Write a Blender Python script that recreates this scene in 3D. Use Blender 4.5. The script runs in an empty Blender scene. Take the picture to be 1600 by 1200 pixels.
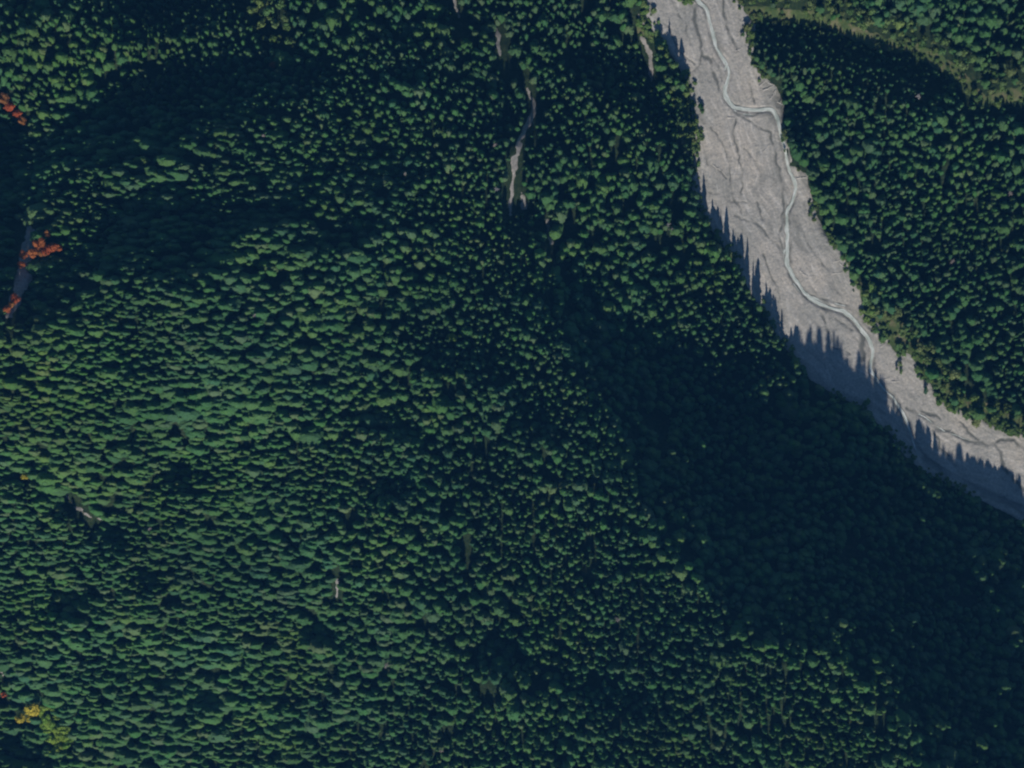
import bpy, math, random
import numpy as np

# ------------------------------------------------------------------ camera, sky, sun, exposure
SC = bpy.context.scene
COL = SC.collection
D = 3000.0                 # camera height above the river, metres
PX = 0.5                   # metres per photo pixel
ELEV = 35.0
TAN = math.tan(math.radians(ELEV))
cam_d = bpy.data.cameras.new('camera'); cam = bpy.data.objects.new('camera', cam_d); COL.objects.link(cam)
cam.location = (0, 0, D); cam.rotation_euler = (0, 0, 0)
cam_d.sensor_width = 36; cam_d.lens = 36 * D / (1600 * PX); cam_d.clip_start = 10; cam_d.clip_end = 20000
SC.camera = cam
W = bpy.data.worlds.new('World'); SC.world = W; W.use_nodes = True
nt = W.node_tree; bg = nt.nodes['Background']
sky = nt.nodes.new('ShaderNodeTexSky'); sky.sky_type = 'NISHITA'; sky.sun_disc = False
sky.sun_elevation = math.radians(ELEV); sky.sun_rotation = math.radians(180)
sky.air_density = 1.0; sky.dust_density = 0.1; sky.ozone_density = 7.0
nt.links.new(sky.outputs[0], bg.inputs[0]); bg.inputs[1].default_value = 0.05
sl = bpy.data.lights.new('sun', 'SUN'); sun = bpy.data.objects.new('sun', sl); COL.objects.link(sun)
sl.energy = 3.6; sl.angle = math.radians(0.5); sl.color = (1.0, 0.965, 0.90)
sun.rotation_euler = (math.radians(90 - ELEV), 0, 0); sun.location = (0, -500, 800)
SC.view_settings.view_transform = 'Standard'; SC.view_settings.look = 'None'
SC.view_settings.exposure = 0.0; SC.view_settings.gamma = 1.0
SC.render.engine = 'CYCLES'
SC.cycles.max_bounces = 4; SC.cycles.diffuse_bounces = 2; SC.cycles.glossy_bounces = 1
SC.cycles.volume_bounces = 0
SC.cycles.pixel_filter_type = 'BLACKMAN_HARRIS'; SC.cycles.filter_width = 2.25

HAZE = True
ROUNDS = 8
rng = np.random.default_rng(7)
random.seed(7)

# ------------------------------------------------------------------ numpy helpers
_tab = np.random.default_rng(11).random((256, 256))
def vnoise(x, y, s, seed=0):
    x = np.asarray(x, float) / s + seed * 17.31; y = np.asarray(y, float) / s + seed * 9.77
    xi = np.floor(x).astype(int); yi = np.floor(y).astype(int); fx = x - xi; fy = y - yi
    fx = fx * fx * (3 - 2 * fx); fy = fy * fy * (3 - 2 * fy)
    a = _tab[yi % 256, xi % 256]; b = _tab[yi % 256, (xi + 1) % 256]
    c = _tab[(yi + 1) % 256, xi % 256]; d = _tab[(yi + 1) % 256, (xi + 1) % 256]
    return (a * (1 - fx) + b * fx) * (1 - fy) + (c * (1 - fx) + d * fx) * fy
def fbm(x, y, s, seed=0, o=3):
    t = 0; w = 1; n = 0
    for k in range(o):
        t = t + w * vnoise(x, y, s / 2 ** k, seed + k * 3); n += w; w *= .5
    return t / n
def inside(poly, x, y):
    r = np.zeros(np.shape(x), bool); n = len(poly)
    for i in range(n):
        x1, y1 = poly[i]; x2, y2 = poly[(i + 1) % n]
        if y1 == y2: continue
        c = ((y1 > y) != (y2 > y)) & (x < (x2 - x1) * (y - y1) / (y2 - y1) + x1)
        r ^= c
    return r
def pdist(line, x, y, closed=False):
    d = np.full(np.shape(x), 1e9); n = len(line)
    for i in range(n if closed else n - 1):
        x1, y1 = line[i][:2]; x2, y2 = line[(i + 1) % n][:2]
        dx, dy = x2 - x1, y2 - y1; L = dx * dx + dy * dy + 1e-9
        t = np.clip(((x - x1) * dx + (y - y1) * dy) / L, 0, 1)
        d = np.minimum(d, np.hypot(x - x1 - t * dx, y - y1 - t * dy))
    return d
def sdf(poly, x, y):                       # positive inside, photo pixels
    return np.where(inside(poly, x, y), 1, -1) * pdist(poly, x, y, True)
def sm(e0, e1, x):
    t = np.clip((x - e0) / (e1 - e0), 0, 1); return t * t * (3 - 2 * t)

# ------------------------------------------------------------------ the plan, traced in photo pixels
LEFT = [(985,-160),(1003,0),(1016,35),(1024,62),(1045,84),(1066,110),(1076,130),(1078,160),(1084,185),(1088,215),(1084,250),(1080,285),
        (1096,335),(1125,375),(1150,415),(1180,465),(1208,515),(1236,556),(1268,594),(1312,622),(1352,640),(1386,672),(1412,708),(1440,735),
        (1500,765),(1570,800),(1640,835),(1900,960)]
RIGHT = [(1130,-160),(1152,0),(1172,20),(1181,38),(1176,60),(1175,82),(1172,97),(1194,118),(1214,140),(1226,165),(1224,190),(1230,215),
         (1236,258),(1262,272),(1268,310),(1276,342),(1296,372),(1322,398),(1330,430),(1340,448),(1346,470),(1356,495),(1372,510),(1385,530),
         (1400,548),(1418,546),(1428,566),(1442,590),(1462,616),(1482,636),(1512,648),(1550,664),(1600,680),(1900,790)]
GRAVEL = LEFT + RIGHT[::-1]
STREAM = [(1070,-60),(1088,-2),(1096,6),(1105,12),(1109,40),(1116,64),(1124,84),(1136,100),(1140,116),(1135,132),(1132,148),(1140,162),(1154,170),
          (1178,173),(1205,169),(1214,180),(1219,205),(1226,230),(1231,262),(1242,280),(1243,298),(1239,314),(1228,330),(1229,350),(1231,380),
          (1229,408),(1236,428),(1248,446),(1262,464),(1284,478),(1306,482),(1326,492),(1340,508),(1354,524),(1364,540),(1363,560),(1359,580),
          (1378,604),(1400,626),(1414,652),(1424,684),(1436,712),(1474,738),(1520,762),(1570,784),(1640,816),(1760,870)]
DAMP = [([(1086,8),(1083,30),(1090,50),(1097,68),(1098,85),(1109,95),(1116,120),(1122,140),(1136,160),(1146,172)],5),
        ([(1098,85),(1093,102),(1084,110),(1079,130),(1076,152)],3.5),([(1112,92),(1124,100),(1127,128)],2.5),
        ([(1127,-10),(1133,20),(1135,42),(1145,60),(1153,78)],4),
        ([(1140,168),(1152,178),(1165,186),(1185,198),(1203,204),(1208,225),(1213,252),(1224,288),(1224,330),(1217,370),(1224,405)],4),
        ([(1155,177),(1180,180),(1203,176)],3),
        ([(1150,185),(1146,212),(1155,245),(1160,270),(1159,302)],3),([(1162,232),(1180,255),(1191,272)],2.2),
        ([(1150,337),(1175,345),(1195,360),(1211,380),(1225,405),(1238,436),(1262,468)],3.8),
        ([(1100,228),(1105,256),(1120,264),(1136,278)],2.5),([(1184,315),(1190,345)],2.5),
        ([(1262,460),(1300,472),(1326,480),(1346,497),(1366,520)],4.5),([(1285,492),(1289,508),(1300,532)],4),([(1305,497),(1332,517)],3),
        ([(1349,520),(1348,562)],9),([(1300,540),(1325,552)],2),
        ([(1418,638),(1445,650),(1465,670),(1490,678),(1520,692),(1545,694),(1562,687),(1585,688),(1605,706)],5),
        ([(1440,640),(1466,653)],5),([(1494,652),(1508,668),(1530,688)],4),
        ([(1552,692),(1563,706),(1567,730),(1576,742),(1602,768)],5.5),([(1460,672),(1466,690),(1480,712)],3),
        ([(1062,20),(1072,40),(1078,70)],2.5),([(1110,196),(1128,222),(1140,262),(1142,300),(1160,332)],2.2),
        ([(1110,300),(1140,312),(1165,318)],2),([(1195,398),(1205,430),(1222,470)],2.5),([(1250,350),(1262,380),(1290,420)],2),
        ([(1030,30),(1048,48),(1060,78),(1085,100)],2.2),([(1170,130),(1180,160)],2.5)]
CHUTE = [([(824,138),(830,150),(834,166),(832,184),(822,202),(812,222),(806,246),(803,272),(799,300),(797,336)],4.2),
         ([(704,-20),(710,2),(716,18),(719,30)],4.5),([(776,46),(780,78),(783,92)],3),
         ([(815,302),(818,316),(820,328)],4),([(855,345),(856,362),(862,382)],3.5),
         ([(1002,58),(1012,78),(1017,100),(1018,130)],3.8),([(996,20),(1004,44)],3),
         ([(48,352),(44,385),(38,420),(30,455),(14,492)],11),
         ([(525,903),(526,920),(526,934)],3.2),([(103,772),(132,806),(160,812)],2),([(40,744),(46,750)],3.5),([(0,1042),(4,1056)],4)]
MEADOW = [([(1172,20),(1200,22),(1250,26),(1300,34),(1335,52),(1380,68),(1420,72),(1460,92),(1495,116),(1512,138),(1540,158),(1575,150),(1620,142)],11),
          ([(1344,455),(1362,478),(1384,500),(1410,520),(1432,548),(1462,588),(1490,620),(1560,650),(1620,668)],14),
          ([(1385,512),(1396,530),(1410,542)],16),([(1000,40),(1030,66),(1062,150),(1076,232)],9)]
# broad slopes that turn away from the sun (photo pixels)
SHADE = [[(872,405),(905,440),(960,495),(1040,530),(1120,588),(1180,625),(1236,632),(1252,556),(1300,561),(1345,578),(1380,600),(1412,645),
          (1436,700),(1478,728),(1530,752),(1580,776),(1680,806),(1680,1290),(1560,1250),(1440,1190),(1370,1080),(1280,1010),(1150,990),(1105,920),
          (1060,860),(1010,800),(985,700),(930,650),(900,580),(880,500)],
         [(60,240),(110,190),(170,152),(250,118),(330,96),(420,88),(500,104),(530,120),(500,140),(480,156),(400,190),(300,225),
          (240,262),(130,262),(70,270)],
         [(-60,185),(0,190),(34,200),(52,225),(50,290),(42,350),(36,400),(10,500),(-60,520)],
         [(160,338),(236,292),(285,300),(345,330),(480,318),(470,335),(380,365),(345,420),(290,445),(190,440),(130,430),(120,470),(40,525),(20,520),
          (60,450),(110,402),(160,400)],
         [(150,-40),(390,-40),(390,30),(300,60),(190,70)], [(0,-40),(110,-40),(110,20),(0,40)],
         [(780,180),(826,140),(830,186),(800,240),(780,220)],
         [(1290,60),(1420,92),(1500,150),(1510,172),(1400,140),(1300,95)],
         [(600,118),(660,112),(690,124),(640,138)],
         [(980,80),(1030,160),(1060,230),(1020,220),(985,140)],
         [(-40,738),(10,742),(50,760),(80,775),(70,785),(0,765),(-40,765)], [(50,720),(82,722),(84,742),(52,742)], [(72,800),(90,780),(112,786),(118,815),(90,818)],
         [(205,682),(225,684),(242,700),(238,710),(215,700)], [(268,735),(285,722),(308,728),(318,742),(300,748),(295,775),(270,775)],
         [(150,840),(175,832),(200,842),(204,866),(180,872),(155,862)], [(70,952),(100,936),(155,942),(158,955),(110,975),(75,972)],
         [(225,560),(245,545),(240,565),(215,600)], [(205,900),(240,895),(255,920),(225,925)], [(300,1095),(345,1085),(350,1100),(310,1115)],
         [(180,1045),(230,1038),(235,1052),(190,1060)], [(15,1150),(50,1170),(85,1204),(110,1215),(20,1215),(0,1180)], [(230,1060),(300,1062),(290,1075),(240,1072)],
         [(745,1000),(800,1005),(850,1040),(900,1060),(860,1075),(790,1060),(740,1030)], [(900,1075),(960,1080),(1010,1100),(1000,1125),(940,1115)],
         [(585,770),(630,745),(650,760),(610,800),(590,800)], [(480,380),(560,350),(600,360),(560,390),(490,400)], [(240,380),(350,390),(340,415),(250,420)],
         [(800,335),(850,350),(852,385),(815,395),(795,370)], [(640,560),(720,540),(800,560),(780,600),(700,600)], [(560,265),(640,262),(650,285),(580,290)],
         [(700,20),(760,30),(770,55),(720,60)], [(900,75),(960,110),(990,170),(950,160),(910,120)], [(1210,150),(1250,180),(1260,230),(1225,215)], [(1270,340),(1330,385),(1330,395),(1290,375)],
         [(1180,45),(1280,62),(1270,85),(1190,75)], [(560,640),(640,660),(700,700),(640,700),(570,670)],
         [(0,570),(30,575),(40,590),(10,600)],[(480,980),(540,990),(520,1010),(480,1005)],[(800,620),(850,650),(880,700),(830,690)],[(600,40),(660,60),(650,85),(600,70)]]
BRIGHT = [(1444,762,5),(1455,772,9),(1443,808,4),(1484,834,4),(1564,816,4),(1595,828,8),(1515,862,5),(1525,885,9),(1532,896,9),(1547,900,7),(1562,880,10),(1575,884,8),(1560,870,7),
          (1546,924,4),(1559,953,4),(1590,912,5),(1594,965,5),(1580,995,8),(1285,960,6),(1300,995,7),(1323,978,6),(1390,980,7),(1405,998,10),(1420,968,4),(1330,1012,4),
          (1225,1038,5),(1243,1039,6),(1374,1037,7),(1340,1062,9),(1388,1060,9),(1154,917,6),(1165,970,7),(1176,987,6),(1188,1010,5),(1200,1010,5),(1138,1024,4),(1150,985,5),
          (1408,1140,9),(1418,1150,8),(1470,1135,6),(1530,1160,6),(1528,1170,5),(1594,1070,5),(1560,1075,5),(1065,715,4),(1072,684,4),(1098,694,5),(1045,704,4),(1118,940,4),
          (1162,612,8),(1175,606,10),(1200,606,10),(1215,598,9),(1230,606,7),(1205,590,8),(1240,590,6),(1188,618,6)]

# ------------------------------------------------------------------ terrain heights: slopes integrated by least squares
ST = 10.0
gu = np.arange(-400, 2001, ST); gv = np.arange(-400, 1601, ST)
GU, GV = np.meshgrid(gu, gv)
cell = ST * PX
RIV = inside(GRAVEL, GU, GV); GRS = sdf(GRAVEL, GU, GV)
RUNS = []                                   # every unbroken north-south run of each shaded slope
for k, Pg in enumerate(SHADE):
    m_in = inside(Pg, GU, GV)
    for j in range(len(gu)):
        idx = np.nonzero(m_in[:, j])[0]
        if len(idx):
            for r in np.split(idx, np.nonzero(np.diff(idx) > 1)[0] + 1): RUNS.append([k, j, r.min(), r.max(), 1.0])
def wtarget():
    left = sm(900, 300, GU) * sm(420, 620, GV)
    sy = 0.06 + 0.56 * left + 0.35 * np.exp(-((GU - 1220) / 170) ** 2 - ((GV - 1150) / 90) ** 2) + 0.14 * sm(500, 700, GV) * sm(1150, 900, GU)      # rise towards the north
    sy = sy + (fbm(GU, GV, 170, 3) - .5) * 0.9
    wy = np.full(GU.shape, .6)
    sx = 0.10 + 0.20 * left - 0.15 * sm(700, 1000, GU) * sm(600, 300, GV)
    sx = np.where(GU > 1250, 0.06, sx) + (fbm(GU, GV, 150, 5) - .5) * 0.5
    east = sm(-1, 1, (GU - 1180) - (GV - 100) * .72)
    sy = sy * (1 - east * .6) + .27 * east
    sy = sy + .28 * sm(620, 420, GU) * sm(470, 380, GV)
    for k, j, r0, r1, mu in RUNS:
        r = np.arange(r0, r1 + 1); t = (r1 - r + .5) / len(r)                  # 0 at the sunward (south) end
        prof = (1.32 - .66 * sm(.35, .75, t)) if k == 0 else ((1.75 - 1.3 * sm(.45, .85, t)) if k < 4 else (1.5 - 1.1 * sm(.5, .9, t)))
        if k == 0 and RIV[r, j].any() and gu[j] > 1240: prof = np.where(RIV[r, j], 0.0, 1.28 - .42 * sm(.25, .6, t))   # the slope runs out on the flat gravel
        sy[r, j] = -TAN * prof * mu; wy[r, j] = 4.0
    return sx, sy, np.full(GU.shape, .12), wy
def Dy(h): return (h[:-1] - h[1:]) / cell   # row index grows to the south
def Dx(h): return (h[:, 1:] - h[:, :-1]) / cell
def DyT(g):
    o = np.zeros(GU.shape); o[:-1] += g; o[1:] -= g; return o / cell
def DxT(g):
    o = np.zeros(GU.shape); o[:, 1:] += g; o[:, :-1] -= g; return o / cell
def lap(h):
    o = np.zeros_like(h)
    o[1:-1, 1:-1] = (h[:-2, 1:-1] + h[2:, 1:-1] + h[1:-1, :-2] + h[1:-1, 2:] - 4 * h[1:-1, 1:-1]) / cell; return o
def lapT(g):
    o = np.zeros_like(g); c = g[1:-1, 1:-1] / cell
    o[:-2, 1:-1] += c; o[2:, 1:-1] += c; o[1:-1, :-2] += c; o[1:-1, 2:] += c; o[1:-1, 1:-1] -= 4 * c; return o
hr = (600 - GV) * PX * 0.015
def solve(h, its):
    sx, sy, wx, wy = wtarget(); wr = np.where(RIV, 6.0, 0.0)
    wyc = wy[:-1]; syc = (sy[:-1] + sy[1:]) / 2; wxc = wx[:, 1:]; sxc = (sx[:, :-1] + sx[:, 1:]) / 2; LB = 0.4
    def A(h): return DyT(wyc * Dy(h)) + DxT(wxc * Dx(h)) + LB * lapT(lap(h)) + wr * h * .01 + 1e-7 * h
    b = DyT(wyc * syc) + DxT(wxc * sxc) + wr * hr * .01
    r = b - A(h); p = r.copy(); rs = (r * r).sum()
    for it in range(its):
        Ap = A(p); a = rs / (p * Ap).sum(); h = h + a * p; r -= a * Ap
        rn = (r * r).sum()
        if rn < 1e-9: break
        p = r + rn / rs * p; rs = rn
    return h
def flat(h):
    w = sm(-5, 12, GRS); return h * (1 - w) + hr * w
CANOPY = 18.0 * ((GRS < 0) & (pdist(MEADOW[0][0], GU, GV) > 14))
CANOPY = np.where(inside(SHADE[0], GU, GV) & (GRS > -90), np.minimum(CANOPY, 6 + 12 * sm(-25, -90, GRS)), CANOPY)
def shademap(h):                            # how far each treetop (or the bare gravel) lies below the sun's grazing ray
    c = h + CANOPY; ray = c.copy()
    for i in range(len(gv) - 2, -1, -1): ray[i] = np.maximum(c[i], ray[i + 1] - TAN * cell)
    return ray - c
HG = solve(np.zeros(GU.shape), 1200)
for rounds in range(ROUNDS):                # let each slope drop just enough for its shadow to end where the photo's does
    sh = shademap(flat(HG)) > 3.0
    want = np.zeros(GU.shape, bool)
    for k, j, r0, r1, mu in RUNS: want[r0:r1 + 1, j] = True
    up = {}
    for n_, q in enumerate(RUNS):
        k, j, r0, r1, mu = q; L = r1 - r0 + 1; over = under = 0
        i = r0 - 1
        while i > 0 and sh[i, j] and not want[i, j] and over < 25: over += 1; i -= 1
        i = r0
        while i < r1 and not sh[i, j]: under += 1; i += 1
        up[(k, j, n_)] = (under - over) / (L + 3.0)
    keys = list(up)
    val = np.array([up[q] for q in keys]); kk = np.array([q[0] for q in keys]); jj = np.array([q[1] for q in keys])
    for n_, q in enumerate(RUNS):
        near = (kk == q[0]) & (np.abs(jj - q[1]) <= 2)
        q[4] = float(np.clip(q[4] + .45 * val[near].mean(), .55, 3.2))
    HG = solve(HG, 350)
HG = flat(HG)
print('terrain', HG.min(), HG.max())
def gs(G, u, v):
    x = np.clip((np.asarray(u, float) + 400) / ST, 0, len(gu) - 1.001); y = np.clip((np.asarray(v, float) + 400) / ST, 0, len(gv) - 1.001)
    xi = x.astype(int); yi = y.astype(int); fx = x - xi; fy = y - yi
    return (G[yi, xi] * (1 - fx) + G[yi, xi + 1] * fx) * (1 - fy) + (G[yi + 1, xi] * (1 - fx) + G[yi + 1, xi + 1] * fx) * fy
_deep = shademap(HG) + CANOPY
KNOLL = [(u_, v_, float(np.clip(gs(_deep, u_, v_) - 13, 0, 13)), r_ + 7.0) for u_, v_, r_ in BRIGHT]     # small rises that lift a few crowns into the sun
def height(u, v):
    k = 1 - sm(-20, -2, gs(GRS, u, v)); kn = 0
    for u_, v_, a_, r_ in KNOLL: kn = kn + a_ * np.exp(-((u - u_) ** 2 + (v - v_) ** 2) / r_ ** 2)
    return gs(HG, u, v) + k * np.minimum(kn, 16) + k * (fbm(u, v, 60, 8) - .5) * 7 + k * (fbm(u, v, 14, 9, 2) - .5) * 1.6
def world(u, v, h):                         # where a point of height h stands so that the photo shows it at (u, v)
    s = (D - h) / D * PX
    return np.stack([(np.asarray(u) - 800) * s, (600 - np.asarray(v)) * s, h + 0 * np.asarray(u)], -1)

# ------------------------------------------------------------------ object helpers
def mesh(name, V, F, attrs=None, smooth=False):
    me = bpy.data.meshes.new(name)
    V = np.asarray(V, np.float32); F = np.asarray(F, np.int32)
    n = F.shape[1]
    me.vertices.add(len(V)); me.vertices.foreach_set('co', V.ravel())
    me.loops.add(F.size); me.loops.foreach_set('vertex_index', F.ravel())
    me.polygons.add(len(F)); me.polygons.foreach_set('loop_start', np.arange(0, F.size, n, dtype=np.int32))
    me.polygons.foreach_set('loop_total', np.full(len(F), n, np.int32))
    me.polygons.foreach_set('use_smooth', np.full(len(F), smooth))
    me.update(calc_edges=True)
    for k, a in (attrs or {}).items():
        at = me.attributes.new(k, 'FLOAT', 'POINT'); at.data.foreach_set('value', np.asarray(a, np.float32).ravel())
    return me
def link(name, me, mat=None, parent=None):
    o = bpy.data.objects.new(name, me); COL.objects.link(o)
    if mat and not me.materials: me.materials.append(mat)
    if parent: o.parent = parent
    return o
def empty(name, loc, rz=0):
    o = bpy.data.objects.new(name, None); COL.objects.link(o); o.location = loc; o.rotation_euler = (0, 0, rz)
    o.empty_display_size = 1; return o
def tag(o, label=None, cat=None, group=None, kind=None):
    for k, x in (('label', label), ('category', cat), ('group', group), ('kind', kind)):
        if x: o[k] = x
    return o

# ------------------------------------------------------------------ materials
def mat(name, rough=.9):
    m = bpy.data.materials.new(name); m.use_nodes = True; n = m.node_tree
    b = n.nodes['Principled BSDF']; b.inputs['Roughness'].default_value = rough
    b.inputs['Specular IOR Level'].default_value = .15
    return m, n, b
def N(n, t, **kw):
    o = n.nodes.new(t)
    for k, x in kw.items(): setattr(o, k, x)
    return o
def ramp(n, fac, stops):
    r = N(n, 'ShaderNodeValToRGB'); e = r.color_ramp.elements
    while len(e) < len(stops): e.new(.5)
    for i, (p, c) in enumerate(stops): e[i].position = p; e[i].color = (*c, 1)
    n.links.new(fac, r.inputs[0]); return r.outputs[0]
def noise(n, scale, detail=4, vec=None, rough=.55):
    t = N(n, 'ShaderNodeTexNoise'); t.inputs['Scale'].default_value = scale; t.inputs['Detail'].default_value = detail
    t.inputs['Roughness'].default_value = rough
    if vec is None:
        g = N(n, 'ShaderNodeNewGeometry'); vec = g.outputs['Position']
    n.links.new(vec, t.inputs['Vector']); return t.outputs[0]
def mix(n, fac, a, b, mode='MIX'):
    m = N(n, 'ShaderNodeMix', data_type='RGBA', blend_type=mode)
    for s, x in ((0, fac), (6, a), (7, b)):
        if hasattr(x, 'is_linked') or hasattr(x, 'links'): n.links.new(x, m.inputs[s])
        elif isinstance(x, (int, float)): m.inputs[s].default_value = x
        else: m.inputs[s].default_value = (*x, 1)
    return m.outputs[2]
def attr(n, name):
    a = N(n, 'ShaderNodeAttribute'); a.attribute_name = name; return a.outputs['Fac']
def foliage(name, cols, patch=(0.75, 1.2), tint=None):
    m, n, b = mat(name, .75)
    oi = N(n, 'ShaderNodeObjectInfo')
    st = [(i / max(1, len(cols) - 1), c) for i, c in enumerate(cols)]
    c = ramp(n, oi.outputs['Random'], st)
    big = ramp(n, noise(n, .012, 3), [(.35, (patch[0],) * 3), (.65, (patch[1],) * 3)])
    c = mix(n, 1.0, c, big, 'MULTIPLY')
    fine = ramp(n, noise(n, 1.1, 2), [(.3, (.7, .72, .7)), (.7, (1.3, 1.26, 1.2))])
    c = mix(n, 1.0, c, fine, 'MULTIPLY')
    if tint:
        g_ = N(n, 'ShaderNodeNewGeometry').outputs['Position']; acc = None
        for (u_, v_, r_) in ((150, 600, 230), (330, 760, 170), (1230, 1120, 120), (1240, 330, 130), (1500, 300, 130), (1100, 430, 90), (130, 130, 90), (60, 950, 110)):
            d_ = N(n, 'ShaderNodeVectorMath', operation='DISTANCE'); flat_ = N(n, 'ShaderNodeVectorMath', operation='MULTIPLY')
            n.links.new(g_, flat_.inputs[0]); flat_.inputs[1].default_value = (1, 1, 0); n.links.new(flat_.outputs[0], d_.inputs[0])
            d_.inputs[1].default_value = ((u_ - 800) * PX, (600 - v_) * PX, 0)
            mr = N(n, 'ShaderNodeMapRange', interpolation_type='SMOOTHSTEP'); n.links.new(d_.outputs['Value'], mr.inputs[0])
            mr.inputs[1].default_value = r_ * PX; mr.inputs[2].default_value = 0; mr.inputs[3].default_value = 0; mr.inputs[4].default_value = 1
            if acc is None: acc = mr.outputs[0]
            else:
                mx = N(n, 'ShaderNodeMath', operation='MAXIMUM'); n.links.new(acc, mx.inputs[0]); n.links.new(mr.outputs[0], mx.inputs[1]); acc = mx.outputs[0]
        mu = N(n, 'ShaderNodeMath', operation='MULTIPLY'); n.links.new(acc, mu.inputs[0])      # soft round areas of paler, yellower foliage, patchy
        n.links.new(ramp(n, noise(n, .035, 3), [(.36, (.25, .25, .25)), (.6, (1, 1, 1))]), mu.inputs[1])
        c = mix(n, mu.outputs[0], c, mix(n, 1.0, c, (1.34, 1.26, .90), 'MULTIPLY'))
        c2 = ramp(n, noise(n, .014, 2), [(.45, (1, 1, 1)), (.68, tint)])
        c = mix(n, 1.0, c, c2, 'MULTIPLY')
    n.links.new(c, b.inputs['Base Color']); return m
M = {}
M['conifer'] = foliage('conifer_needles', [(.040,.100,.046), (.045,.132,.048), (.056,.138,.048), (.076,.156,.050), (.040,.118,.060), (.088,.142,.072), (.046,.142,.042), (.060,.124,.056)], (.82, 1.22), (1.18, 1.06, .82))
M['broad'] = foliage('broadleaf_leaves', [(.12,.22,.055), (.17,.24,.07), (.11,.22,.075), (.20,.24,.09)])
M['lime'] = foliage('yellow_green_leaves', [(.17,.31,.04), (.24,.33,.05), (.13,.29,.05)])
M['gold'] = foliage('golden_leaves', [(.52,.42,.05), (.44,.38,.05)])
M['red'] = foliage('russet_leaves', [(.50,.12,.045), (.42,.10,.04), (.52,.16,.05), (.48,.21,.06), (.30,.13,.05)])
M['dead'] = foliage('dead_twigs', [(.30,.28,.27), (.36,.30,.27), (.27,.26,.27)])
m, n, b = mat('bark'); n.links.new(ramp(n, noise(n, 3), [(.3, (.05,.04,.03)), (.7, (.12,.095,.075))]), b.inputs['Base Color']); M['bark'] = m
m, n, b = mat('weathered_wood'); n.links.new(ramp(n, noise(n, 2), [(.3, (.60,.55,.48)), (.7, (.80,.75,.68))]), b.inputs['Base Color']); M['wood'] = m
m, n, b = mat('forest_floor')
c = ramp(n, noise(n, .35, 6, rough=.7), [(.35, (.010,.020,.010)), (.5, (.022,.042,.016)), (.66, (.050,.062,.030))])
n.links.new(c, b.inputs['Base Color']); M['floor'] = m
m, n, b = mat('meadow_grass')
c = ramp(n, noise(n, .10, 6, rough=.7), [(.32, (.05,.085,.03)), (.48, (.09,.13,.045)), (.58, (.16,.16,.075)), (.70, (.27,.23,.16))])
n.links.new(c, b.inputs['Base Color']); M['meadow'] = m
# river gravel: streaks follow the current through the attributes flow_s, flow_t
m, n, b = mat('river_gravel', .95)
cx = N(n, 'ShaderNodeCombineXYZ')
def sc(v, k):
    q = N(n, 'ShaderNodeMath', operation='MULTIPLY'); n.links.new(v, q.inputs[0]); q.inputs[1].default_value = k; return q.outputs[0]
n.links.new(sc(attr(n, 'flow_s'), .045), cx.inputs[0]); n.links.new(sc(attr(n, 'flow_t'), .30), cx.inputs[1])
streak = noise(n, 1.0, 6, cx.outputs[0], .62)
c = ramp(n, streak, [(.25, (.35,.335,.30)), (.42, (.46,.43,.38)), (.54, (.50,.466,.415)), (.72, (.68,.64,.58))])
speck = ramp(n, noise(n, .55, 5, rough=.75), [(.32, (.66,.67,.68)), (.5, (1,1,1)), (.68, (1.28,1.22,1.17))])
c = mix(n, 1.0, c, speck, 'MULTIPLY')
tone = ramp(n, noise(n, .03, 5), [(.35, (.86,.88,.89)), (.5, (1.0,1.0,1.0)), (.66, (1.12,1.09,1.06))])
c = mix(n, 1.0, c, tone, 'MULTIPLY')
c = mix(n, attr(n, 'damp'), c, (.175,.175,.155))
n.links.new(c, b.inputs['Base Color'])
bp = N(n, 'ShaderNodeBump'); bp.inputs['Strength'].default_value = .8; bp.inputs['Distance'].default_value = .8
n.links.new(noise(n, .5, 6, rough=.7), bp.inputs['Height']); n.links.new(bp.outputs[0], b.inputs['Normal']); M['gravel'] = m
m, n, b = mat('scree', .95)
n.links.new(ramp(n, noise(n, .4, 6, rough=.7), [(.3, (.20,.19,.165)), (.5, (.33,.305,.275)), (.7, (.46,.42,.385))]), b.inputs['Base Color']); M['scree'] = m
m, n, b = mat('milky_water', .6)
cx = N(n, 'ShaderNodeCombineXYZ')
n.links.new(sc(attr(n, 'flow_s'), .12), cx.inputs[0]); n.links.new(sc(attr(n, 'flow_t'), .9), cx.inputs[1])
n.links.new(ramp(n, noise(n, 1.0, 5, cx.outputs[0], .65), [(.34, (.38,.43,.36)), (.5, (.60,.63,.56)), (.62, (.88,.88,.82))]), b.inputs['Base Color'])
M['water'] = m
m, n, b = mat('rock'); n.links.new(ramp(n, noise(n, 1.5), [(.3, (.20,.19,.18)), (.7, (.42,.39,.36))]), b.inputs['Base Color']); M['rock'] = m

# ------------------------------------------------------------------ ground
def grow(a, b, inner):
    o = []; s = 8.0; x = 0
    while x < 8000: s *= 1.25; x += s; o.append(x)
    o = np.array(o); return np.concatenate([a - o[::-1], inner, b + o])
def grid_faces(nr, nc):
    i = np.arange(nr - 1)[:, None] * nc + np.arange(nc - 1)[None]
    return np.stack([i + nc, i + nc + 1, i + 1, i], -1).reshape(-1, 4)
uu = grow(-200, 1800, np.arange(-200, 1801, 4.0)); vv = grow(-200, 1440, np.arange(-200, 1441, 4.0))
U, V_ = np.meshgrid(uu, vv)
hh = height(U, V_) - 1.2 * sm(-1, 5, gs(GRS, U, V_))
g = link('ground', mesh('ground', world(U, V_, hh).reshape(-1, 3), grid_faces(*U.shape), smooth=True), M['floor'])
tag(g, 'dark forest floor of the mountainside under the trees', 'ground', kind='structure')

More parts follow.
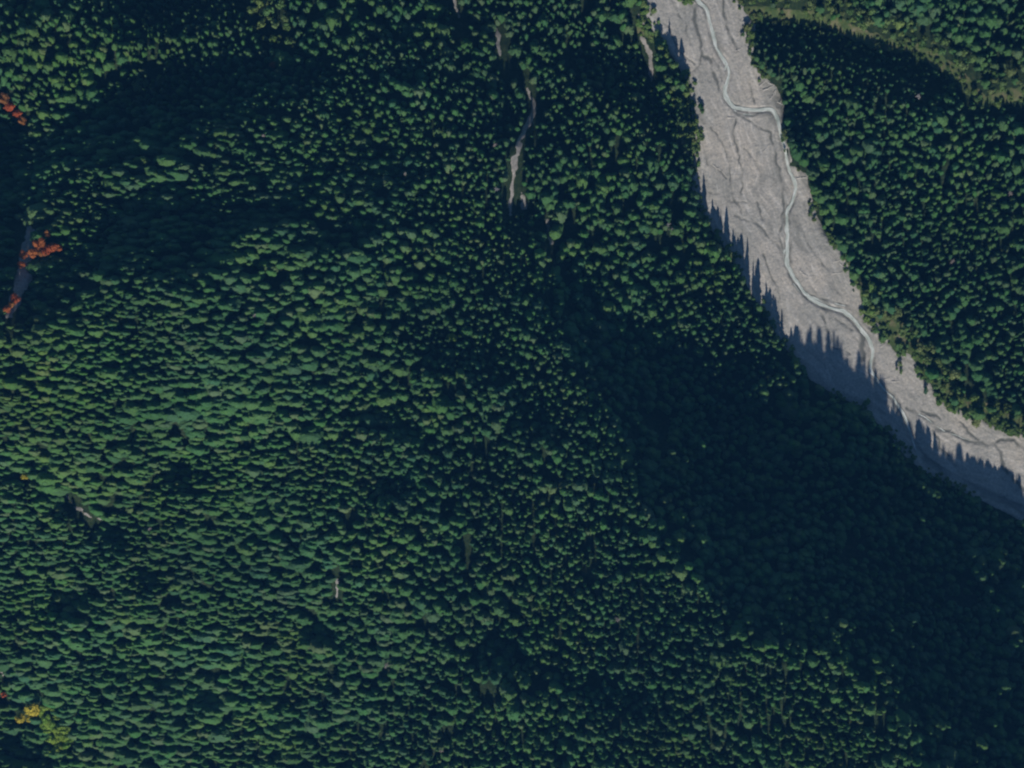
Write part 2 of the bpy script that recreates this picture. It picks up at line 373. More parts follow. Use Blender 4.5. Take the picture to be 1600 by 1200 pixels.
def sheet(name, mask, box, step, lift, material, extra=None, label=None, kind='structure', cat=None):
    u = np.arange(box[0], box[2] + step, step); v = np.arange(box[1], box[3] + step, step)
    A_, B_ = np.meshgrid(u, v); s = mask(A_, B_)
    h = height(A_, B_) + lift * sm(-1.5, 3, s) - .8 * sm(0, -3, s)
    at = {}
    if extra:
        at, dz = extra(A_, B_); h = h + dz
    F = grid_faces(*A_.shape); ok = (s.ravel()[F] > -3).any(1); F = F[ok]
    used = np.unique(F); remap = np.zeros(A_.size, int); remap[used] = np.arange(len(used))
    P = world(A_, B_, h).reshape(-1, 3)[used]
    me = mesh(name, P, remap[F], {k: x.ravel()[used] for k, x in at.items()}, True)
    o = link(name, me, material); tag(o, label, cat or name.replace('_', ' '), kind=kind); return o

# flow coordinates along the stream
def resample(line, step, it=3):
    P = np.array(line, float)
    for _ in range(it):
        Q = np.empty((2 * len(P) - 2, 2)); Q[0::2] = .75 * P[:-1] + .25 * P[1:]; Q[1::2] = .25 * P[:-1] + .75 * P[1:]
        P = np.vstack([P[:1], Q, P[-1:]])
    d = np.r_[0, np.cumsum(np.hypot(*np.diff(P, axis=0).T))]; t = np.arange(0, d[-1], step)
    return np.stack([np.interp(t, d, P[:, 0]), np.interp(t, d, P[:, 1])], 1)
SS = resample(STREAM, 3.0)
mid = np.array([((a[0] + b[0]) / 2, (a[1] + b[1]) / 2) for a, b in zip([LEFT[int(i * (len(LEFT) - 1) / 14)] for i in range(15)], [RIGHT[int(i * (len(RIGHT) - 1) / 14)] for i in range(15)])])
AX = resample(mid, 8.0)
def gravel_extra(A_, B_):
    x = A_.ravel(); y = B_.ravel()
    best = np.full(x.shape, 1e9); s = np.zeros(x.shape); t = np.zeros(x.shape); acc = 0
    for i in range(0, len(AX) - 3, 3):
        x1, y1 = AX[i]; x2, y2 = AX[i + 3]; dx, dy = x2 - x1, y2 - y1; L = math.hypot(dx, dy)
        q = np.clip(((x - x1) * dx + (y - y1) * dy) / L / L, 0, 1); ex = x - x1 - q * dx; ey = y - y1 - q * dy
        d = np.hypot(ex, ey); k = d < best; best[k] = d[k]; s[k] = acc + q[k] * L; t[k] = (np.sign(ex * dy - ey * dx) * d)[k]; acc += L
    wob = (fbm(x, y, 90, 21) - .5) * 60 + (fbm(x, y, 25, 22) - .5) * 14
    damp = np.zeros(x.shape); dz = np.zeros(x.shape)
    xw = x + (fbm(x, y, 12, 31, 2) - .5) * 7; yw = y + (fbm(x, y, 12, 33, 2) - .5) * 7
    for line, w in DAMP:
        d = pdist(line, xw, yw)
        k = sm(w * .75, w * .2, d) * (.35 + .65 * sm(.3, .6, fbm(x, y, 18, 35)))
        damp = np.maximum(damp, k); dz = np.minimum(dz, -.5 * k)
    ds = pdist([tuple(p) for p in SS[::3]], xw, yw)
    damp = np.maximum(damp, .6 * sm(8, 4.5, ds) * sm(.35, .6, fbm(x, y, 30, 40)))
    dz = np.minimum(dz, -.9 * sm(6.5, 3, pdist([tuple(p) for p in SS[::3]], x, y)))
    st = fbm((s + wob) * .25, (t + wob * .6) * 1.6, 16, 44, 4)                 # braided bars and shallow runnels
    dz = dz + (st - .5) * .38 + (fbm(x, y, 7, 47, 2) - .5) * .45
    damp = np.maximum(damp, .35 * sm(.36, .27, st))
    return {'damp': damp.reshape(A_.shape), 'flow_s': ((s + wob) * PX).reshape(A_.shape), 'flow_t': ((t + wob * .5) * PX).reshape(A_.shape)}, dz.reshape(A_.shape)
def gmask(u, v): return sdf(GRAVEL, u, v) + (fbm(u, v, 16, 50) - .5) * 9
sheet('riverbed', gmask, (960, -120, 1780, 920), 1.5, .3, M['gravel'], gravel_extra, 'pale grey braided gravel riverbed crossing the right half', cat='riverbed')
# the stream
def ribbon(name, line, width, label, lift=-.05):
    P = resample(line, 1.5); P = P + np.stack([fbm(P[:, 0], P[:, 1], 16, 64) - .5, fbm(P[:, 0], P[:, 1], 16, 66) - .5], 1) * 4.5; T = np.gradient(P, axis=0); T /= np.hypot(*T.T)[:, None]; Nn = np.stack([-T[:, 1], T[:, 0]], 1)
    k = np.arange(len(P)); s = k * 1.5 * PX
    w = width * (.45 + 1.1 * fbm(k * 1.5, k * 0, 20, 60, 3)) * np.minimum(1, .25 + (len(P) - k) / 60) * np.where(P[:, 1] > 585, .62, 1); wl = w * (.8 + .4 * vnoise(k, k * 0 + 5, 5, 61)); wr_ = w * (.8 + .4 * vnoise(k, k * 0 + 9, 5, 62))
    rows = []; tt = []
    for q in (-1, -.5, 0, .5, 1):
        ww = np.where(q < 0, wl, wr_)
        rows.append(P + Nn * (q * ww)[:, None]); tt.append(q * ww * PX)
    R = np.stack(rows, 1); u, v = R[..., 0], R[..., 1]
    h = gs(HG, u, v) + lift
    nc = 5
    me = mesh(name, world(u, v, h).reshape(-1, 3), grid_faces(len(P), nc)[:, ::-1], {'flow_s': np.repeat(s, nc), 'flow_t': np.stack(tt, 1).ravel()}, True)
    o = link(name, me, M['water']); tag(o, label, 'stream', kind='structure')
    m0 = me.polygons[0].normal.z
    if m0 < 0: me.flip_normals()
ribbon('stream', STREAM[:-5], 2.6, 'milky pale blue-green stream winding down the gravel bed')
for l_ in ([(1262,462),(1284,471),(1308,475),(1328,484),(1347,503),(1356,520)], [(1138,156),(1146,172),(1164,180),(1186,181)], [(1136,98),(1130,116),(1130,136),(1136,156)],
           [(1420,640),(1446,651),(1466,671),(1492,679),(1520,692),(1546,694)], [(1226,390),(1222,410),(1232,438),(1252,458)]):
    ribbon('stream', l_, 1.1, 'thin side strand of the stream', -.02)
def lmask(lines, seed, amp=5, ws=1.0):
    def f(u, v):
        o = np.full(u.shape, -1e9)
        for line, w in lines: o = np.maximum(o, w * ws - pdist(line, u, v))
        return o + (fbm(u, v, 12, seed) - .5) * amp
    return f
sheet('meadow', lmask(MEADOW, 70, 12), (960, -20, 1660, 700), 3, .15, M['meadow'], label='green and straw coloured grass strips along the gravel and the east clearing')
def taper(line, w, seed):
    Q = resample(line, 3.0, 2); k = len(Q)
    def f(u, v):
        o = np.full(u.shape, -1e9); uw = u + (fbm(u, v, 14, seed + 40, 2) - .5) * 8
        for j, q in enumerate(Q): o = np.maximum(o, w * (.35 + .65 * math.sin(math.pi * (j + .5) / k) ** .6) * (.6 + .7 * float(vnoise(j, 3, 4, seed))) - np.hypot(uw - q[0], v - q[1]))
        return o + (fbm(u, v, 7, seed, 2) - .5) * 5
    return f
for i, (line, w) in enumerate(CHUTE):
    xs = [p[0] for p in line]; ys = [p[1] for p in line]
    sheet('scree_chute', taper(line, w, 80 + i), (min(xs) - 20, min(ys) - 20, max(xs) + 20, max(ys) + 20), 1.5, .25, M['scree'],
          label='bare pale rock and scree exposed between trees', cat='scree')

# ------------------------------------------------------------------ tree meshes
def conifer_parts(seed, tiers=11, fr=8, R=1.0, H=1.0, bluff=.62):
    r = np.random.default_rng(seed); V = []; F = []
    # inner core so the crown does not read as hollow
    n = 8; rings = 5
    for k in range(rings):
        z = .22 + .72 * k / (rings - 1); rad = R * .62 * (1 - (z - .2) / .8) ** bluff
        for j in range(n):
            a = 2 * math.pi * j / n + k * .4; q = rad * (.8 + .4 * r.random()); V.append((q * math.cos(a), q * math.sin(a), z * H))
    for k in range(rings - 1):
        for j in range(n):
            a = k * n + j; b_ = k * n + (j + 1) % n; F += [(a, b_, b_ + n), (a, b_ + n, a + n)]
    V.append((0, 0, H)); top = len(V) - 1
    for j in range(n): F.append(((rings - 1) * n + j, (rings - 1) * n + (j + 1) % n, top))
    sx = 1 + .15 * r.standard_normal(); ph = r.random() * 6.28
    for k in range(tiers):
        t = k / (tiers - 1); z = .16 + .80 * t
        rad = R * max(.06, (1 - (z - .16) / .84)) ** bluff * (.88 + .24 * r.random())
        nf = max(4, int(fr * (1 - .45 * t)))
        off = r.random() * 6.28
        for j in range(nf):
            a = off + 2 * math.pi * (j + .5 * (r.random() - .5)) / nf
            L = rad * (.72 + .5 * r.random()) * (1 + .14 * math.cos(a * 2 + ph)); droop = .05 + .04 * r.random()
            wd = L * math.pi / nf * (.9 + .5 * r.random()); ca, sa = math.cos(a), math.sin(a)
            zz = z + .02 * r.standard_normal(); i0 = len(V)
            pts = [(0, 0, .045), (.55 * L, -wd * .75, -droop * .55), (.60 * L, 0, .012), (.55 * L, wd * .75, -droop * .55), (L, 0, -droop), (.85 * L, -wd * .55, -droop * 1.15), (.85 * L, wd * .55, -droop * 1.15)]
            for px_, py_, pz in pts: V.append((px_ * ca - py_ * sa, px_ * sa + py_ * ca, (zz + pz) * H))
            F += [(i0, i0 + 1, i0 + 2), (i0, i0 + 2, i0 + 3), (i0 + 1, i0 + 5, i0 + 2), (i0 + 5, i0 + 4, i0 + 2), (i0 + 2, i0 + 4, i0 + 6), (i0 + 2, i0 + 6, i0 + 3)]
    return V, F
def tube(V, F, pts, radii, n=6):
    i0 = len(V)
    for (x, y, z), rr in zip(pts, radii):
        for j in range(n): a = 2 * math.pi * j / n; V.append((x + rr * math.cos(a), y + rr * math.sin(a), z))
    for k in range(len(pts) - 1):
        for j in range(n):
            a = i0 + k * n + j; b_ = i0 + k * n + (j + 1) % n; F += [(a, b_, b_ + n), (a, b_ + n, a + n)]
    V.append(pts[-1]); t = len(V) - 1; base = i0 + (len(pts) - 1) * n
    for j in range(n): F.append((base + j, base + (j + 1) % n, t))
def trunk_mesh(name, h, r0, limbs=0, seed=0, m_=None):
    r = np.random.default_rng(seed); V = []; F = []
    tube(V, F, [(0, 0, -.8), (0.02, 0, h * .3), (0, 0.03, h * .65), (0, 0, h)], [r0 * 1.2, r0, r0 * .65, r0 * .15])
    for i in range(limbs):
        a = r.random() * 6.28; z = h * (.35 + .5 * r.random()); L = h * .25
        tube(V, F, [(0, 0, z), (L * .5 * math.cos(a), L * .5 * math.sin(a), z + L * .45), (L * math.cos(a), L * math.sin(a), z + L * .8)], [r0 * .4, r0 * .25, r0 * .08], 5)
    me = mesh(name, V, F, None, True); me.materials.append(m_ or M['bark']); return me
def broad_crown(name, seed, R, H, z0, nblob=9, leaves=430, lf=.5, m_=None):
    r = np.random.default_rng(seed); B = []
    for i in range(nblob):
        a = r.random() * 6.28; q = R * .62 * math.sqrt(r.random()); B.append((q * math.cos(a), q * math.sin(a), z0 + (H - z0) * (.25 + .6 * r.random()), R * (.34 + .22 * r.random())))
    V = []; F = []
    for i in range(leaves):
        bx, by, bz, br = B[r.integers(len(B))]
        d = r.standard_normal(3); d /= np.linalg.norm(d)
        if d[2] < -.3: d[2] *= -1
        p = np.array([bx, by, bz]) + d * br * (.75 + .35 * r.random())
        nrm = d + .45 * r.standard_normal(3); nrm /= np.linalg.norm(nrm)
        t = np.cross(nrm, r.standard_normal(3)); t /= np.linalg.norm(t); s = np.cross(nrm, t); w = lf * (.6 + .8 * r.random()); i0 = len(V)
        for a_, b_ in ((-1, -.6), (1, -.5), (.8, .7), (-.7, .9)): V.append(tuple(p + t * a_ * w + s * b_ * w * .8))
        F += [(i0, i0 + 1, i0 + 2), (i0, i0 + 2, i0 + 3)]
    me = mesh(name, V, F); me.materials.append(m_ or M['broad']); return me
def dead_crown(name, seed, R, H):
    r = np.random.default_rng(seed); V = []; F = []
    for i in range(34):
        a = r.random() * 6.28; t = r.random(); z = H * (.35 + .62 * t); L = R * (1.05 - .8 * t) * (.6 + .5 * r.random())
        ca, sa = math.cos(a), math.sin(a); w = .16; i0 = len(V)
        tube(V, F, [(0, 0, z), (L * .6 * ca, L * .6 * sa, z + .2), (L * ca, L * sa, z - .3)], [.20, .15, .05], 4)
    me = mesh(name, V, F); me.materials.append(M['dead']); return me
# conifers are modelled 22 m tall with a crown radius of about 3.4 m
NV = 9; CT = 22.0; CR = 3.85
con_crowns = []; con_trunks = []
for k in range(NV):
    V, F = conifer_parts(100 + k, tiers=10 + k % 3, fr=8 + k % 2, R=CR, H=CT, bluff=(.42, .62, .38, .75, .48)[k % 5])
    me = mesh('conifer_crown', V, F); me.materials.append(M['conifer']); con_crowns.append(me)
    con_trunks.append(trunk_mesh('conifer_trunk', CT * .86, .3, 0, k))
broads = [(broad_crown('broadleaf_crown', 200 + k, 3.6, 11, 3.2), trunk_mesh('broadleaf_trunk', 8, .28, 5, k)) for k in range(4)]

# ------------------------------------------------------------------ where the trees stand
REDS = [(64,382,1.0,'deepest red autumn tree at the middle of the red cluster above the rock chute'),(74,392,.9,'red autumn tree right of the middle of the red cluster'),
        (84,386,.8,'red autumn tree near the right end of the red cluster'),(94,388,.55,'small red autumn tree at the right tip of the red cluster'),
        (56,396,.8,'red autumn tree at the lower middle of the red cluster'),(40,399,.7,'small red tree at the left end of the red cluster'),
        (76,366,.6,'small red autumn tree standing highest in the red cluster'),(36,414,.55,'small red tree on the left rim of the rock chute'),
        (68,398,.7,'low red autumn tree on the lower rim of the red cluster'),
        (8,156,.9,'orange tree at the left photo edge above the dark gully'),(17,168,.8,'second orange tree down from the left photo edge'),
        (30,180,.7,'orange tree third down on the rim of the dark gully'),(37,190,.65,'red-orange tree lowest on the rim of the dark gully'),
        (26,466,.75,'red tree beside the lower end of the rock chute'),(14,484,.6,'lowest small red tree at the foot of the rock chute'),
        (20,476,.5,'tiny red tree between the two at the chute foot'),
        (428,102,.5,'small red tree in the dark band near the top left'),(431,92,.4,'tiny russet tree just above the small red one in the dark band'),
        (8,1084,.5,'small orange tree at the left photo edge near the bottom')]
sp = 11.4
rows = np.arange(-70, 1330, sp * .87); pts = []
for i, y in enumerate(rows):
    x = np.arange(-70, 1675, sp) + (sp / 2 if i % 2 else 0)
    pts.append(np.stack([x + rng.uniform(-.5, .5, x.shape) * sp, y + rng.uniform(-.5, .5, x.shape) * sp], 1))
T = np.concatenate(pts)
T2 = np.stack([rng.uniform(-70, 1670, 4600), rng.uniform(-70, 1320, 4600)], 1); T = np.concatenate([T, T2])     # younger trees between
young = np.r_[np.zeros(len(T) - len(T2), bool), np.ones(len(T2), bool)]
TU, TV = T[:, 0], T[:, 1]
clear = sdf(GRAVEL, TU, TV) + (fbm(TU, TV, 22, 90) - .5) * 10 > -3
cm = lmask([(l, w + 4.5) for l, w in CHUTE], 91, 2)(TU, TV) > 0
mm = lmask([(MEADOW[0][0], 8), (MEADOW[2][0], 16)], 92, 12)(TU, TV) > 0
# the trees just south of the lit meadow and the chutes stand back, so that sun reaches the ground there
back = np.zeros(len(TU), bool)
for r_ in REDS: back |= (np.abs(TU - r_[0]) < 11 * r_[2]) & (np.abs(TV - r_[1]) < 8 * r_[2])
for q_ in ((52,1103,12),(34,1119,9),(48,1122,7)): back |= np.hypot(TU - q_[0], TV - q_[1]) < q_[2]
stand = sm(.32, .66, fbm(TU, TV, 105, 131, 4))
gap = ((fbm(TU, TV, 34, 93) < .25) & ~((TU < 720) & (TV > 430)) & ~((TU > 1180) & (TV < 260))) | (rng.random(len(TU)) < .42 * stand)
keep = ~(clear | cm | mm | back | gap)
keep &= ~(inside([(20,330),(60,330),(70,400),(20,500),(0,500)], TU, TV) & (rng.random(len(TU)) < .5))
T = T[keep]; young = young[keep]; stand = stand[keep]; TU, TV = T[:, 0], T[:, 1]
n = len(T); print('conifers', n); hTn = height(TU, TV)
LIT = []                                    # spots of open ground that the sun reaches: trees south of them stay low enough
for (l, w), hgt in [(c_, 0) for c_ in CHUTE] + [(MEADOW[0], 1), (MEADOW[2], 0)]:
    for q in resample(l, 7.0, 2):
        for o in ((-.5, .5) if w < 10 else (-.7, 0, .4)): LIT.append((q[0] + o * w, q[1] + o * w * .3, hgt))
for u_, v_ in [(r_[0], r_[1]) for r_ in REDS[:16]] + [(52,1103),(34,1119),(48,1122),(90,1150),(102,1165),(75,1128),(83,1140),(96,1158),(106,1150),(66,1116),(390,10),(405,20),(420,12),(435,20),(450,8),(410,45),(425,55),(440,50),(452,64),(460,72)]: LIT.append((u_, v_, 10))
cap = np.full(n, 9.0)
for u_, v_, hgt in LIT:
    h0 = float(height(np.array([u_]), np.array([v_]))[0]) + hgt; k = np.abs(TU - u_) < 7.5; d = (TV - v_)
    k &= (d > -9) & (d < 150); al = (h0 - hTn[k] + TAN * np.maximum(d[k] - 5, 0) * PX) / 22
    al = np.where(d[k] > 13, np.maximum(al, .42), al); cap[k] = np.minimum(cap[k], al)
leftness = sm(820, 300, TU) * sm(100, 260, TV) * (1 - .55 * sm(600, 820, TU))
bright_fringe = (pdist(MEADOW[1][0], TU, TV) < 24) | (pdist(MEADOW[3][0], TU, TV) < 14) | (pdist(MEADOW[0][0], TU, TV + 14) < 26)
lime_zone = inside([(55,1092),(82,1102),(116,1148),(116,1180),(88,1172),(60,1130)], TU, TV) | (np.hypot(TU - 712, TV - 524) < 10)
green_zone = inside([(385,0),(455,0),(450,30),(470,75),(440,78),(400,60),(385,25)], TU, TV) | (np.hypot((TU - 228) / 3, TV - 246) < 9) | (np.hypot((TU - 215) / 3, TV - 132) < 6)
zone = np.zeros(n, int)                     # 0 conifer, 1 broadleaf, 2 lime
zone[bright_fringe & (rng.random(n) < .72)] = 1
zone[green_zone & ~young] = 1; zone[lime_zone] = 2
s_w = rng.lognormal(0, .26, n) * (.64 + .42 * stand) * (.85 + .3 * fbm(TU, TV, 50, 94)); s_w[young] *= .6
s_h = (.93 + .12 * stand) * np.clip(rng.normal(.98, .10, n), .6, 1.4) * (.76 + .42 * fbm(TU, TV, 60, 95)); s_h[young] *= .82; s_h *= 1 - .25 * sm(900, 500, TU) * sm(350, 480, TV)
wedge = np.interp(TV, [p[1] for p in LEFT], [p[0] for p in LEFT])        # tall trees line the west bank
k = (TU < wedge + 6) & (TU > wedge - 30) & (TV > 60) & (TV < 600); s_h[k] *= 1.15
ray_ = shademap(HG) + CANOPY + HG; needed = gs(ray_, TU, TV)
hollow = np.zeros(n, bool)
for p_ in SHADE: hollow |= inside(p_, TU, TV)
k = hollow & (rng.random(n) < .955); s_h = np.where(k, np.minimum(s_h, np.maximum((needed - hTn - 4) / 22, np.where(gs(GRS, TU, TV) > -60, .3, .5))), s_h)
k = hollow & (rng.random(n) < .035) & (needed - hTn < 27); s_h[k] = (needed[k] - hTn[k] + 4) / 22
for u_, v_, r_ in BRIGHT:
    k = np.hypot(TU - u_, TV - v_) < r_ + 3; s_h[k] = np.clip((needed[k] - hTn[k] + 10) / 22, s_h[k], 1.9)
s_h = np.minimum(s_h, cap); s_w = np.where(cap < .7, s_w * np.clip(cap / .7, .45, 1), s_w)
sxx = s_w * (1 + .75 * leftness); syy = s_w * (1 - .04 * leftness)
rot = rng.choice([0, math.pi], n) + rng.normal(0, .12, n)
hT = height(TU, TV); P = world(TU, TV, hT); var = rng.integers(0, NV, n)
alive = cap > .22
inframe = alive & (TU > 8) & (TU < 1592) & (TV > 8) & (TV < 1192)

# ------------------------------------------------------------------ one forest object of the many lesser trees (geometry nodes)
def forest(name, idx, crowns, trunks, variants, label, cat, sc3):
    coll = bpy.data.collections.new(name + '_kinds')
    for k, (c_, t_) in enumerate(zip(crowns, trunks)):
        V = np.concatenate([np.array([v.co[:] for v in c_.vertices]), np.array([v.co[:] for v in t_.vertices])])
        Fc = np.array([p.vertices[:] for p in c_.polygons]); Ft = np.array([p.vertices[:] for p in t_.polygons]) + len(c_.vertices)
        if name == 'low_scrub': V[len(c_.vertices):] *= .3
        me = mesh('%s_kind' % name, V, np.concatenate([Fc, Ft])); me.materials.append(c_.materials[0]); me.materials.append(M['bark'])
        mi = np.r_[np.zeros(len(Fc), np.int32), np.ones(len(Ft), np.int32)]; me.polygons.foreach_set('material_index', mi.astype(np.int32))
        o = bpy.data.objects.new('%s_kind_%02d' % (name, k), me); coll.objects.link(o)
    pm = bpy.data.meshes.new(name); pm.vertices.add(len(idx)); pm.vertices.foreach_set('co', P[idx].astype(np.float32).ravel())
    a = pm.attributes.new('variant', 'INT', 'POINT'); a.data.foreach_set('value', variants[idx].astype(np.int32))
    a = pm.attributes.new('size', 'FLOAT_VECTOR', 'POINT'); a.data.foreach_set('vector', sc3[idx].astype(np.float32).ravel())
    a = pm.attributes.new('turn', 'FLOAT_VECTOR', 'POINT'); r3 = np.zeros((len(idx), 3), np.float32); r3[:, 2] = rot[idx]
    r3[:, 0] = rng.normal(0, .03, len(idx)); r3[:, 1] = rng.normal(0, .03, len(idx)); a.data.foreach_set('vector', r3.ravel())
    pm.update()
    o = link(name, pm)
    ng = bpy.data.node_groups.new(name, 'GeometryNodeTree')
    ng.interface.new_socket('Geometry', in_out='INPUT', socket_type='NodeSocketGeometry')
    ng.interface.new_socket('Geometry', in_out='OUTPUT', socket_type='NodeSocketGeometry')
    gi = ng.nodes.new('NodeGroupInput'); go = ng.nodes.new('NodeGroupOutput')
    ci = ng.nodes.new('GeometryNodeCollectionInfo'); ci.inputs['Collection'].default_value = coll
    ci.inputs['Separate Children'].default_value = True; ci.inputs['Reset Children'].default_value = True
    ip = ng.nodes.new('GeometryNodeInstanceOnPoints'); ip.inputs['Pick Instance'].default_value = True
    L = ng.links.new
    L(gi.outputs[0], ip.inputs['Points']); L(ci.outputs[0], ip.inputs['Instance'])
    for nm, ty, so in (('variant', 'INT', 'Instance Index'), ('size', 'FLOAT_VECTOR', 'Scale'), ('turn', 'FLOAT_VECTOR', 'Rotation')):
        na = ng.nodes.new('GeometryNodeInputNamedAttribute'); na.data_type = ty; na.inputs['Name'].default_value = nm
        L(na.outputs[0], ip.inputs[so])
    L(ip.outputs[0], go.inputs[0])
    md = o.modifiers.new('trees', 'NODES'); md.node_group = ng
    return tag(o, label, cat, kind='stuff')
SC3 = np.stack([sxx, syy, s_h], 1)

con = np.nonzero((zone == 0) & alive)[0]
area = sxx * syy; cand = con[inframe[con]]
order = cand[np.argsort(-area[cand])]
chosen = []; taken = set()
for i in order:                             # the 300 that show largest
    key = (round(TU[i] / 16), round(TV[i] / 12))
    if key in taken: continue
    taken.add(key); chosen.append(i)
    if len(chosen) == 300: break
chosen = np.array(chosen); rest = np.setdiff1d(con, chosen)
forest('conifer_forest', rest, con_crowns, con_trunks, var, 'dense dark green conifer forest covering the mountainsides on both sides of the gravel', 'forest', SC3)
SHD = [inside(p, TU, TV) for p in SHADE]
_ones = 'zero one two three four five six seven eight nine ten eleven twelve thirteen fourteen fifteen sixteen seventeen eighteen nineteen'.split()
_tens = 'x x twenty thirty forty fifty sixty seventy eighty ninety hundred'.split()
def word(k): return _ones[k] if k < 20 else _tens[k // 10] + ('' if k % 10 == 0 else '-' + _ones[k % 10])
def where(i):
    u, v = TU[i], TV[i]
    west = u < np.interp(v, [p[1] for p in LEFT], [p[0] for p in LEFT]) + 8
    if gs(GRS, u, v) > -26: return "by the gravel's west edge" if west else "by the gravel's east edge"
    if not west: return 'east of the gravel'
    if SHD[0][i]: return 'on the big shaded slope'
    if any(s[i] for s in SHD[1:]): return 'in a shaded hollow'
    return 'on the sunlit lower slope' if v > 500 else 'in the upper forest'
def labelled(adj, i, kind):
    adj = {'bright green': ('small ' if s_w[i] < .85 else 'wide ' if s_w[i] > 1.1 else '') + ('short ' if s_h[i] < .8 else '') + 'bright green', 'yellow-green': ('small ' if s_w[i] < .85 else 'wide ' if s_w[i] > 1.1 else '') + 'yellow-green'}.get(adj, adj); kind = kind.replace('broadleaf tree', 'tree')
    return '%s %s %s, %s percent across and %s down' % (adj, kind, where(i), word(round(TU[i] / 16)), word(round(TV[i] / 12)))
for i in chosen:
    t = empty('conifer', P[i], rot[i]); t.scale = SC3[i]
    adj = 'broad tall' if s_h[i] > 1.05 else ('broad short' if s_h[i] < .85 else 'broad green')
    tag(t, labelled(adj, i, 'conifer'), 'conifer', 'largest conifers of the forest')
    link('crown', con_crowns[var[i]], parent=t); link('trunk', con_trunks[var[i]], parent=t)
# broadleaf trees of the fringe
bi = np.nonzero((zone == 1) & alive)[0]; bin_ = bi[inframe[bi]]
bin_ = bin_[np.argsort(-area[bin_])][:260]; brest = np.setdiff1d(bi, bin_)
SB = np.stack([sxx * .98, syy * .98, s_h * 1.5], 1)
print('broadleaf', len(bi))
if len(brest): forest('broadleaf_thicket', brest, [b_[0] for b_ in broads], [b_[1] for b_ in broads], var % 4, 'bright green broadleaf thicket mixed into the forest edge', 'thicket', SB)
for i in bin_:
    t = empty('broadleaf_tree', P[i], rot[i]); t.scale = SB[i]
    tag(t, labelled('bright green', i, 'broadleaf tree'), 'broadleaf tree', 'broadleaf trees along the gravel and clearing')
    link('crown', broads[var[i] % 4][0], parent=t); link('trunk', broads[var[i] % 4][1], parent=t)
def coloured(key, seed, leaves=430):
    return [(broad_crown(key + '_crown', seed + k, 3.4, 10, 3, leaves=900, lf=.34, m_=M[key]), broads[k][1]) for k in range(3)]
LIME = coloured('lime', 300)
for i in np.nonzero((zone == 2) & inframe)[0]:
    t = empty('broadleaf_tree', P[i], rot[i]); t.scale = SB[i]
    tag(t, labelled('yellow-green', i, 'broadleaf tree'), 'broadleaf tree', 'yellow-green trees in the forest')
    link('crown', LIME[var[i] % 3][0], parent=t); link('trunk', LIME[var[i] % 3][1], parent=t)

# ------------------------------------------------------------------ single trees the eye can find
def place(name, u, v, s, cr, tr, label, cat, group=None, crn='crown', sz=None, rz=None):
    h = float(height(np.array([u]), np.array([v]))[0])
    if gs(GRS, u, v) > 0: h += .3
    t = empty(name, tuple(world(np.array([u]), np.array([v]), np.array([h]))[0]), random.random() * 6 if rz is None else rz); t.scale = s
    tag(t, label, cat, group)
    if cr: link(crn, cr, parent=t)
    if tr: link('trunk', tr, parent=t)
    return t
RED = coloured('red', 400); GOLD = coloured('gold', 500)
for k, (u, v, s, l) in enumerate(REDS):
    place('autumn_tree', u, v, (s * 1.7, s * 1.45, .9 + s * .8), *RED[k % 3], l, 'autumn tree', 'red and orange autumn trees')
for k, (u, v, s, l) in enumerate([(52,1103,1.15,'large golden yellow tree near the bottom left corner'),(34,1119,.75,'small golden tree left below the large golden one'),
                                  (48,1122,.55,'smallest golden tree just under the large golden one'),(42,746,.5,'tiny golden tree in the clearing by the left photo edge')]):
    place('golden_tree', u, v, (s * 1.9, s * 1.8, 1.0 + s), *GOLD[k % 3], l, 'autumn tree', 'golden autumn trees')
for k, (u, v, s, l) in enumerate([(66,1113,.8,'yellow-green tree just right of the large golden one'),(74,1121,.9,'second yellow-green tree down the bright diagonal strip near bottom left'),
        (70,1132,.7,'small yellow-green tree on the lower side of the bright diagonal strip'),(83,1133,.9,'yellow-green tree at the middle of the bright diagonal strip'),
        (92,1143,1.0,'broad yellow-green tree below the middle of the bright diagonal strip'),(102,1150,.9,'yellow-green tree on the right side of the lower bright strip'),
        (90,1156,.8,'yellow-green tree on the left side of the lower bright strip'),(106,1163,.8,'yellow-green tree near the lower right end of the bright strip'),
        (96,1168,.8,'lowest yellow-green tree of the bright diagonal strip')]):
    place('broadleaf_tree', u, v, (s * 1.5, s * 1.3, .9 + s * .6), *LIME[k % 3], l, 'broadleaf tree', 'yellow-green trees of the diagonal strip')
for k, (u, v, s, l) in enumerate([(396,18,1.0,'leftmost bright green tree of the pale patch high left'),(408,8,1.1,'bright green tree cut off least of the top row in the pale patch'),(422,22,1.2,'broad bright green tree at the middle of the pale patch'),
        (440,10,1.1,'bright green tree at the right of the top row in the pale patch'),(412,38,1.0,'bright green tree left below the middle of the pale patch'),(432,40,1.0,'bright green tree right below the middle of the pale patch'),
        (448,30,.9,'smaller bright green tree on the right rim of the pale patch'),(428,62,.8,'small bright green tree low in the pale patch'),(452,68,.8,'lowest right bright green tree of the pale patch')]):
    place('broadleaf_tree', u, v, (s * 1.2, s, s * 1.75), *broads[k % 4], l, 'broadleaf tree', 'bright green trees of the pale patch high left')
DEAD = [(dead_crown('dead_branches', 600 + k, 2.6, 17), trunk_mesh('dead_trunk', 17, .25, 0, k, M['dead'])) for k in range(3)]
